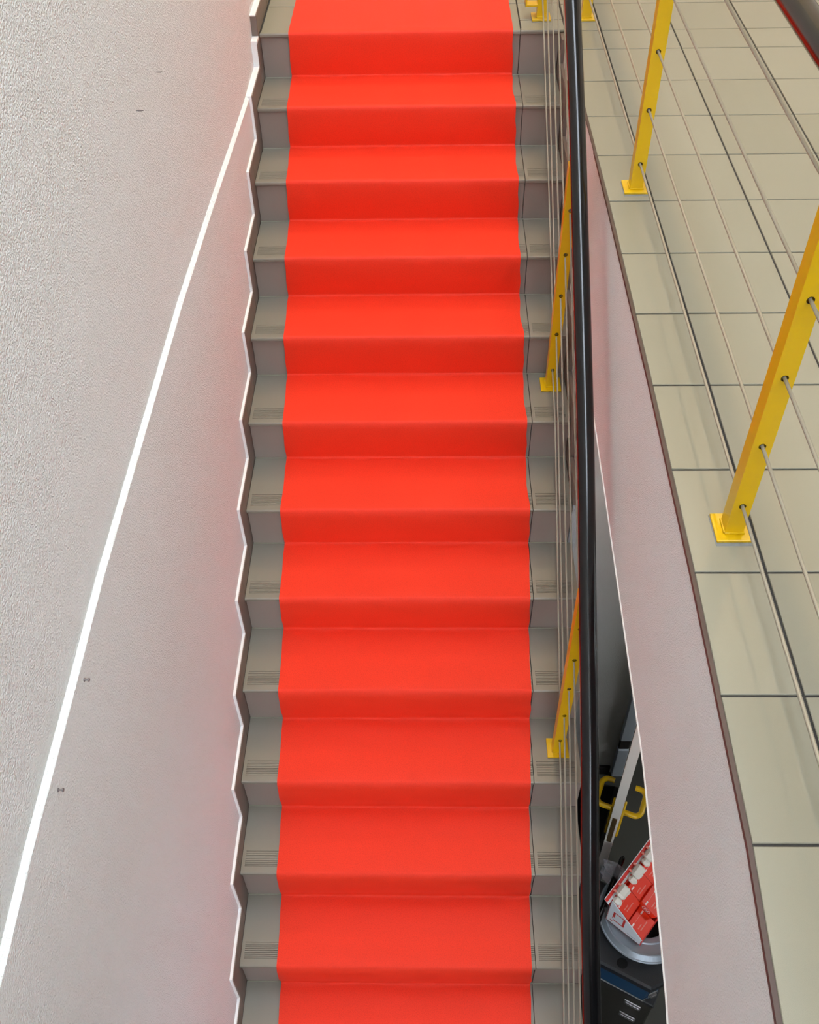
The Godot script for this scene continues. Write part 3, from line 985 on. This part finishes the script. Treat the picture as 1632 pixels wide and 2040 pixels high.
func build_railings() -> void:
	var holes := [0.0845, 0.2422, 0.400, 0.5577, 0.7155]
	# railing that goes down the stairs
	var t := thing("stair_railing", "stair railing of yellow posts, wire cables and sloping black handrail", "railing")
	var posts := [Vector3(0.514, 0.0, -1.30), Vector3(0.512, 0.0, -0.084), Vector3(0.5210, -0.848, 1.1009), Vector3(0.5177, -1.583, 2.1716), Vector3(0.512, -2.3216, 3.20)]
	for i in posts.size():
		add_post(t, posts[i], 0.862 if i else 0.86, holes, i == 1)
	var s := mb()   # yellow fixing lug on the landing post
	cbox(s, Vector3(0.448, 0.048, -0.108), Vector3(0.496, 0.056, -0.062), 0.001)
	cbox(s, Vector3(0.448, 0.048, -0.108), Vector3(0.454, 0.10, -0.062), 0.001)
	part("lug", s, M.yellow, t)
	for y in holes:
		s = mb()
		var pts := [posts[0] + Vector3(0, y, -0.6)]
		for i in posts.size():
			pts.append(posts[i] + Vector3(0.0, y, 0.0))
			if i == 0 or i == posts.size() - 1:
				continue
			for k in 17:      # the lowest wire rests on the step edges
				if step_z[k] > posts[i].z + 0.02 and step_z[k] < posts[i + 1].z - 0.02:
					var f: float = (step_z[k] - posts[i].z) / (posts[i + 1].z - posts[i].z)
					if lerpf(posts[i].y, posts[i + 1].y, f) + y < step_y[k] + 0.009:
						pts.append(Vector3(lerpf(posts[i].x, posts[i + 1].x, f), step_y[k] + 0.009, step_z[k]))
		pts.append(Vector3(0.507, -2.83 + y, 4.01))
		tube(s, pts, 0.0029, 8)
		part("cable", s, M.steel, t)
	s = mb()
	var line := []
	var bow := [[-0.04, 0.0], [0.37, -0.006], [1.19, 0.006], [1.80, 0.008], [2.40, 0.001], [3.0, -0.011], [4.2, -0.02]]
	line.append(Vector3(0.512, 0.888, -2.0))
	line.append(Vector3(0.512, 0.888, -0.12))
	line.append(Vector3(0.512, 0.892, -0.06))
	for q in 33:
		var z := -0.01 + q * 0.128
		var dx := 0.0
		for i in bow.size() - 1:
			if z >= bow[i][0] and z <= bow[i + 1][0]:
				var f: float = smoothstep(0.0, 1.0, (z - bow[i][0]) / (bow[i + 1][0] - bow[i][0]))
				dx = lerpf(bow[i][1], bow[i + 1][1], f)
		line.append(Vector3(0.516 + dx, -0.72 * (z - 0.037) + 0.861, z))
	tube(s, line, 0.0245, 28)
	part("handrail", s, M.black_gloss, t)
	# railing along the edge of the tiled floor
	t = thing("floor_railing", "floor edge railing of yellow posts, wire cables and level black handrail", "railing")
	var pz := [-1.45, -0.078, 1.2262, 2.5835, 3.95]
	for i in pz.size():
		add_post(t, Vector3([0.688, 0.684, 0.687, 0.6845, 0.684][i], 0, pz[i]), 0.832, holes, true)
	for y in holes:
		s = mb()
		tube(s, [Vector3(0.69, y, -2.2), Vector3(0.688, y, -1.45), Vector3(0.684, y, -0.078), Vector3(0.687, y, 1.2262), Vector3(0.6845, y, 2.5835), Vector3(0.684, y, 3.95), Vector3(0.684, y, 4.6)], 0.0034, 8)
		part("cable", s, M.steel, t)
	s = mb()
	tube(s, [Vector3(0.688, 0.855, -2.2), Vector3(0.687, 0.855, 0.0), Vector3(0.687, 0.855, 2.0), Vector3(0.687, 0.855, 4.6)], 0.0245, 28)
	part("handrail", s, M.black_gloss, t)


# ---------- things stored at the foot of the wall ----------
func build_stored_things() -> void:
	# stack of cases; front edge runs along f, the side along d
	var f := Vector3(0.884, 0, 0.467).normalized()
	var d := Vector3(0.467, 0, -0.884).normalized()
	var corner := Vector3(0.880, 0, 2.716)
	var bas := Basis(f, Vector3.UP, -d)         # local x along the front, z towards the front
	var s := mb()
	var lower := thing("storage_case", "large dark brown black case with two silver latches, lowest of the stack", "case", Vector3(corner.x, FLOOR_LOW, corner.z))
	lower.basis = bas
	cbox(s, Vector3(-0.52, 0.0, -0.285), Vector3(0.03, 0.50, -0.004), 0.006)
	part("body", s, M.case_brown, lower)
	s = mb()
	cbox(s, Vector3(-0.525, 0.502, -0.285), Vector3(0.035, 0.528, 0.0), 0.004)
	part("lid", s, M.case_black, lower)
	for q in [[-0.035, 0.445], [-0.035, 0.305]]:
		s = mb()
		cbox(s, Vector3(q[0] - 0.035, q[1] - 0.020, -0.004), Vector3(q[0] + 0.03, q[1] + 0.020, 0.004), 0.002)
		cbox(s, Vector3(q[0] - 0.030, q[1] - 0.006, 0.004), Vector3(q[0] + 0.025, q[1] + 0.014, 0.010), 0.002)
		part("latch", s, M.silver, lower)
	var blue := thing("storage_case", "blue case with a silver corner clasp between two dark cases", "case", Vector3(corner.x, FLOOR_LOW + 0.5285, corner.z))
	blue.basis = bas
	s = mb()
	slab(s, PackedVector2Array([Vector2(-0.515, -0.28), Vector2(0.027, -0.28), Vector2(0.027, -0.046), Vector2(-0.010, -0.002), Vector2(-0.515, -0.002)]), 0.0, 0.128, 0.002)
	part("body", s, M.case_blue, blue)
	s = mb()
	tube(s, [Vector3(-0.515, 0.004, 0.0005), Vector3(-0.010, 0.004, 0.0005)], 0.003, 8)
	part("edge_strip", s, M.bare_metal, blue)
	var cx := Transform3D(Basis(Vector3(0.644, 0, -0.765), Vector3.UP, Vector3(0.765, 0, 0.644)), Vector3(0.0085, 0.0, -0.024))
	s = mb()
	cbox(s, Vector3(-0.016, 0.030, 0.0), Vector3(0.020, 0.070, 0.006), 0.002, cx)
	cbox(s, Vector3(-0.010, 0.040, 0.0055), Vector3(0.014, 0.058, 0.014), 0.002, cx)
	part("clasp", s, M.silver, blue)
	s = mb()
	cbox(s, Vector3(-0.030, 0.002, 0.0), Vector3(-0.018, 0.026, 0.004), 0.001, cx)
	part("corner_plate", s, M.silver, blue)
	s = mb()
	cbox(s, Vector3(0.012, 0.095, 0.0), Vector3(0.024, 0.112, 0.005), 0.002, cx)
	part("rivet", s, M.silver, blue)
	var lid := thing("storage_case", "flat black case with cut corners, topmost of the stack under the zinc tub", "case", Vector3(corner.x, FLOOR_LOW + 0.657, corner.z))
	lid.basis = bas
	s = mb()
	var poly := PackedVector2Array([Vector2(-0.52, -0.285), Vector2(0.000, -0.285), Vector2(0.036, -0.25), Vector2(0.036, -0.036), Vector2(0.000, 0.008), Vector2(-0.52, 0.008)])
	slab(s, poly, 0.0, 0.040, 0.008)
	part("body", s, M.case_black, lid)
	s = mb()
	lathe(s, [Vector2(0.020, 0.0402), Vector2(0.017, 0.0415), Vector2(0.014, 0.0412), Vector2(0.0, 0.0412)], 20, Vector3(-0.125, 0.0, -0.028))
	part("handle_recess", s, M.hole, lid)
	s = mb()
	var inv := lid.transform.affine_inverse()
	tube(s, [inv * Vector3(0.686, -2.33, 2.535), inv * Vector3(0.686, -2.22, 2.535), inv * Vector3(0.688, -2.19, 2.531), inv * Vector3(0.696, -2.172, 2.517), inv * Vector3(0.712, -2.17, 2.489), inv * Vector3(0.8055, -2.17, 2.302)], 0.0108, 16)
	lathe_dir(s, inv * Vector3(0.8055, -2.17, 2.302), inv.basis * Vector3(0.448, 0, -0.894), 0.0108)
	part("pull_handle", s, M.black_gloss, lid).set_meta("label", "black bent pull handle")
	# round zinc tub
	var tub_at := Vector3(0.886, FLOOR_LOW + 0.6975, 2.470)
	var tub := thing("zinc_tub", "round grey zinc tub with ringed rim under the red display tray", "tub", tub_at)
	s = mb()
	lathe(s, [Vector2(0.164, 0.0), Vector2(0.176, 0.030), Vector2(0.177, 0.034), Vector2(0.174, 0.038), Vector2(0.171, 0.0385), Vector2(0.160, 0.052), Vector2(0.157, 0.0545), Vector2(0.152, 0.0545), Vector2(0.149, 0.050), Vector2(0.112, 0.044), Vector2(0.109, 0.048), Vector2(0.105, 0.048), Vector2(0.102, 0.043), Vector2(0.088, 0.041), Vector2(0.084, 0.036), Vector2(0.082, 0.004), Vector2(0.0, 0.004)], 72, Vector3.ZERO, false)
	var tb := part("rim", s, M.zinc, tub)
	s = mb()
	lathe(s, [Vector2(0.081, 0.0045), Vector2(0.0, 0.0046)], 40, Vector3.ZERO)
	part("inside", s, M.hole, tub)
	# display tray: u along its length, w towards its low front
	var w := Vector3(0.758, 0, 0.651).normalized()
	var u := Vector3(0.651, 0, -0.758).normalized()
	var o := Vector3(0.732, tub_at.y + 0.0555, 2.491)
	var tx := Transform3D(Basis(u, Vector3.UP, w), o)     # local x = u, y up, z = w  (left-handed fixed below)
	if tx.basis.determinant() < 0.0:
		tx = Transform3D(Basis(-u, Vector3.UP, w), o)
	var sx := 1.0 if tx.basis.x.dot(u) > 0.0 else -1.0
	var tray := Node3D.new()
	tray.name = numbered("display_tray")
	add_child(tray)
	tray.transform = tx
	tag(tray, "red and white cardboard display tray full of small packs on the zinc tub", "display tray")
	var LEN := 0.30
	var DEP := 0.150
	var HB := 0.170
	var HF := 0.042
	for e in 2:
		s = mb()
		var xa: float = 0.0 if e == 0 else LEN - 0.003
		side_panel(s, xa * sx, (xa + 0.003) * sx, DEP, HB, HF)
		part("side_panel", s, M.card_white, tray)
	s = mb()
	cbox(s, Vector3(minf(0.0, LEN * sx), 0.0, 0.0), Vector3(maxf(0.0, LEN * sx), 0.003, DEP), 0.0)
	cbox(s, Vector3(minf(0.0, LEN * sx), 0.003, 0.0), Vector3(maxf(0.0, LEN * sx), HB, 0.003), 0.0)
	part("tray_body", s, M.card_red, tray)
	s = mb()
	cbox(s, Vector3(minf(-0.001, (LEN + 0.001) * sx), 0.0, DEP - 0.003), Vector3(maxf(0.001, (LEN + 0.001) * sx), HF, DEP + 0.0005), 0.0006)
	part("front_lip", s, M.card_red, tray)
	# header flap that leans back behind the packs
	s = mb()
	var hx := Transform3D(Basis(Vector3.RIGHT, deg_to_rad(-50.0)), Vector3(0, HB, 0.0))
	cbox(s, Vector3(minf(-0.02 * sx, LEN * sx), 0.0, -0.002), Vector3(maxf(-0.02 * sx, LEN * sx), 0.026, 0.0), 0.0, hx)
	var flap := part("header_flap", s, M.card_white, tray)
	s = mb()
	cbox(s, Vector3(minf(-0.02 * sx, LEN * sx), 0.010, 0.0), Vector3(maxf(-0.02 * sx, LEN * sx), 0.0235, 0.0006), 0.0, hx)
	part("red_stripe", s, M.card_red, flap)
	# red card outline printed on the white side
	s = mb()
	var fx := -0.0004 * sx
	for r in [[0.0216, 0.095, 0.070, 0.101], [0.026, 0.035, 0.0725, 0.041], [0.0216, 0.060, 0.030, 0.100], [0.0216, 0.046, 0.0245, 0.060], [0.064, 0.040, 0.0725, 0.096], [0.0150, 0.020, 0.0255, 0.026]]:
		face_out(s, [Vector3(fx, r[1], r[0]), Vector3(fx, r[1], r[2]), Vector3(fx, r[3], r[2]), Vector3(fx, r[3], r[0])], Vector3(0.1 * sx, 0.05, 0.07))
	part("printed_outline", s, M.card_red, tray)
	s = mb()
	var pq := []
	for c in [[0.090, 0.016], [0.130, 0.016], [0.130, 0.018], [0.090, 0.018]]:
		pq.append(Vector3(fx, c[1], c[0]))
	face_out(s, pq, Vector3(0.1 * sx, 0.05, 0.07))
	part("printed_line", s, M.smudge, tray)
	# packs: slanted in two tiers; xf of each pack has x = u, y = its face normal, z = down the slope
	var packs := [
		[0.006, 0.015, 0.150, 36.0, 0.050, "red pack at the back left of the display tray"],
		[0.091, 0.015, 0.151, 36.0, 0.050, "red pack in the middle of the back tier of the display tray"],
		[0.176, 0.015, 0.150, 36.0, 0.050, "red pack in the back tier of the tray nearest the plaster slab edge"],
		[0.005, 0.080, 0.082, 26.0, 0.045, "red pack at the low front corner of the display tray"],
		[0.090, 0.078, 0.119, 25.0, 0.044, "red pack with a white ring emblem on its end in the front tier"],
		[0.176, 0.080, 0.100, 26.0, 0.045, "red pack at the far end of the front tier of the tray"]]
	for p in packs:
		var pt := Node3D.new()
		pt.name = numbered("pack")
		add_child(pt)
		var loc := Transform3D(Basis(Vector3.RIGHT, deg_to_rad(p[3])), Vector3(p[0] * sx, p[2], p[1]))
		pt.transform = tx * loc
		tag(pt, p[5], "pack", "red packs in the display tray")
		build_pack(pt, sx, p[4])
	# white plugs in front of the header
	for i in 6:
		var big := i % 2 == 1
		var ux: float = [0.010, 0.050, 0.112, 0.150, 0.200, 0.236][i]
		var s2 := mb()
		var hw := 0.026 if big else 0.0115
		var xf2 := Transform3D(Basis(Vector3.RIGHT, deg_to_rad(20.0)), Vector3(ux * sx, HB + (0.005 if big else 0.002), 0.014 if big else 0.018))
		cbox(s2, Vector3(-hw, -0.012, -0.018), Vector3(hw, 0.014, 0.020 if big else 0.016), 0.008, xf2)
		var pl := Node3D.new()
		pl.name = numbered("plug")
		add_child(pl)
		pl.transform = tx
		part("cap", s2, M.plug, pl)
		if big:
			s2 = mb()
			cbox(s2, Vector3(-hw + 0.004, -0.002, -0.030), Vector3(-hw + 0.012, 0.004, -0.018), 0.001, xf2)
			cbox(s2, Vector3(hw - 0.018, -0.002, -0.030), Vector3(hw - 0.010, 0.004, -0.018), 0.001, xf2)
			part("prong", s2, M.print_faint, pl)
		tag(pl, "%s white plastic plug, %s along the back of the display tray" % ["wide" if big else "narrow", ["nearest", "middle", "farthest"][i / 2]], "plug", "white plugs along the tray header")
	# crumpled clear bag behind the tray
	s = mb()
	var nz := FastNoiseLite.new()
	nz.seed = 12
	nz.frequency = 9.0
	var grid := []
	for i in 13:
		var row := []
		for k in 9:
			var a := TAU * k / 8.0
			var hgt := i / 12.0
			var rad: float = 0.075 * sqrt(maxf(0.0, 1.0 - pow(hgt * 2.0 - 1.0, 4.0))) + 0.004
			var c := Vector3(cos(a) * rad, hgt * 0.22, sin(a) * rad)
			rad *= 1.0 + 0.9 * nz.get_noise_3d(c.x * 3.0, c.y * 3.0, c.z * 3.0)
			row.append(Vector3(cos(a) * rad * 0.35, hgt * 0.15, sin(a) * rad * 0.8))
		row[8] = row[0]
		grid.append(row)
	for i in 12:
		for k in 8:
			quad(s, grid[i][k + 1], grid[i][k], grid[i + 1][k], grid[i + 1][k + 1])
	var bag := part("plastic_bag", s, M.wrap)
	bag.position = Vector3(0.784, FLOOR_LOW + 0.753, 2.372)
	bag.rotation.y = 0.7
	tag(bag, "crumpled clear plastic bag between the black pull handle and display tray", "bag")


func side_panel(s: SurfaceTool, xa: float, xb: float, dep: float, hb: float, hf: float) -> void:
	var a := []
	var b := []
	for q in [[0.0, 0.0], [dep, 0.0], [dep, hf], [0.0, hb]]:
		a.append(Vector3(xa, q[1], q[0]))
		b.append(Vector3(xb, q[1], q[0]))
	var mid := Vector3((xa + xb) * 0.5, hf * 0.6, dep * 0.4)
	face_out(s, a, mid)
	face_out(s, b, mid)
	for i in 4:
		var j := (i + 1) % 4
		face_out(s, [a[i], a[j], b[j], b[i]], mid)


func build_pack(root: Node3D, sx: float, H: float) -> void:
	var L := 0.083
	var D := 0.078
	var s := mb()
	cbox(s, Vector3(minf(0, L * sx), -H, 0.0), Vector3(maxf(0, L * sx), 0.0, D), 0.0012)
	part("carton", s, M.pack_red, root)
	# white tabs and the fine line between them near the back edge of the face
	for x in [0.002, 0.063]:
		s = mb()
		cbox(s, Vector3(minf(x * sx, (x + 0.016) * sx), -0.0002, 0.016), Vector3(maxf(x * sx, (x + 0.016) * sx), 0.0004, 0.0215), 0.0)
		part("white_tab", s, M.print_white, root)
	s = mb()
	cbox(s, Vector3(minf(0.020 * sx, 0.061 * sx), -0.0002, 0.0184), Vector3(maxf(0.020 * sx, 0.061 * sx), 0.0003, 0.0196), 0.0)
	# two rows of fine print, too small to read
	for r in 2:
		var x := 0.014 + 0.004 * r
		var z := 0.040 + 0.011 * r
		for q in (5 if r == 0 else 9):
			var ln: float = 0.0032 if (q * 7 + r) % 3 else 0.0042
			cbox(s, Vector3(minf(x * sx, (x + ln) * sx), -0.0002, z), Vector3(maxf(x * sx, (x + ln) * sx), 0.0003, z + 0.0042), 0.0)
			x += ln + 0.0012
	part("fine_print", s, M.print_faint, root)
	# end face with ring emblem and letter
	s = mb()
	var seg := 28
	var c := Vector3(-0.0004 * sx, -H * 0.5, D * 0.5)
	for k in seg:
		var a := TAU * k / seg
		var e := TAU * (k + 1) / seg
		face_out(s, [c + Vector3(0, sin(a) * 0.0165, cos(a) * 0.0175), c + Vector3(0, sin(e) * 0.0165, cos(e) * 0.0175), c + Vector3(0, sin(e) * 0.0145, cos(e) * 0.0153), c + Vector3(0, sin(a) * 0.0145, cos(a) * 0.0153)], Vector3(L * 0.5 * sx, -H * 0.5, D * 0.5))
	# the letter: two uprights and a diagonal, and a short bar below
	for st in [[-0.0085, -0.006, -0.0055, 0.008], [0.0055, -0.006, 0.0085, 0.008]]:
		face_out(s, [c + Vector3(0, st[1], st[0]), c + Vector3(0, st[1], st[2]), c + Vector3(0, st[3], st[2]), c + Vector3(0, st[3], st[0])], Vector3(L * 0.5 * sx, -H * 0.5, D * 0.5))
	face_out(s, [c + Vector3(0, 0.008, -0.0085), c + Vector3(0, 0.008, -0.005), c + Vector3(0, -0.006, 0.0085), c + Vector3(0, -0.006, 0.005)], Vector3(L * 0.5 * sx, -H * 0.5, D * 0.5))
	face_out(s, [c + Vector3(0, -0.0105, -0.006), c + Vector3(0, -0.0105, 0.006), c + Vector3(0, -0.008, 0.006), c + Vector3(0, -0.008, -0.006)], Vector3(L * 0.5 * sx, -H * 0.5, D * 0.5))
	part("ring_emblem", s, M.print_white, root)


# ---------- small metal fixings on the left wall ----------
func wall_fixings() -> void:
	for q in [[0.464, 1.487, "far"], [0.471, 1.713, "near"]]:
		var s := mb()
		tube(s, [Vector3(UPPER_X + 0.004, q[0], q[1]), Vector3(UPPER_X + 0.0125, q[0], q[1])], 0.0012, 8)
		tube(s, [Vector3(UPPER_X - 0.002, q[0], q[1]), Vector3(UPPER_X + 0.016, q[0] + 0.0005, q[1])], 0.0009, 8)
		var o := part(numbered("nail"), s, M.smudge)
		tag(o, "thin dark nail in the upper plaster, the %s one of the pair" % ("farther, higher" if q[2] == "far" else "nearer, lower"), "nail", "nails in the upper plaster")
	for q in [[-0.096, 2.879, "upper"], [-0.117, 3.095, "lower"]]:
		var s := mb()
		tube(s, [Vector3(WALL_X - 0.001, q[0], q[1]), Vector3(WALL_X + 0.010, q[0], q[1])], 0.0017, 8)
		lathe_x(s, Vector3(WALL_X + 0.008, q[0], q[1]), 0.0034, 0.0025)
		lathe_x(s, Vector3(WALL_X - 0.001, q[0], q[1]), 0.0038, 0.0025)
		var o := part(numbered("screw"), s, M.smudge)
		tag(o, "small grey screw below the plaster ledge, the %s one of the pair" % ("farther" if q[2] == "upper" else "nearer"), "screw", "screws below the ledge")


func lathe_dir(s: SurfaceTool, at: Vector3, dir: Vector3, r: float) -> void:   # rounded end of a tube
	var n := dir.normalized()
	var e1 := n.cross(Vector3(0.3, 0.9, 0.1)).normalized()
	var e2 := n.cross(e1)
	var rings := [[1.0, 0.0], [0.8, 0.55], [0.45, 0.85], [0.0, 1.0]]
	for i in 3:
		for k in 16:
			var a := TAU * k / 16
			var c := TAU * (k + 1) / 16
			var f := func(q: Array, w: float) -> Vector3: return at + (e1 * cos(w) + e2 * sin(w)) * r * q[0] + n * r * q[1]
			if i < 2:
				face_out(s, [f.call(rings[i], a), f.call(rings[i], c), f.call(rings[i + 1], c), f.call(rings[i + 1], a)], at)
			else:
				face_out(s, [f.call(rings[i], a), f.call(rings[i], c), f.call(rings[3], c)], at)


func lathe_x(s: SurfaceTool, at: Vector3, r: float, h: float) -> void:
	var seg := 12
	for k in seg:
		var a := TAU * k / seg
		var c := TAU * (k + 1) / seg
		var pa := Vector3(0, cos(a) * r, sin(a) * r)
		var pc := Vector3(0, cos(c) * r, sin(c) * r)
		var d := Vector3(h, 0, 0)
		face_out(s, [at + pa, at + pc, at + pc + d, at + pa + d], at + d * 0.5)
		face_out(s, [at + d, at + pa + d, at + pc + d], at)
		face_out(s, [at, at + pa, at + pc], at + d)
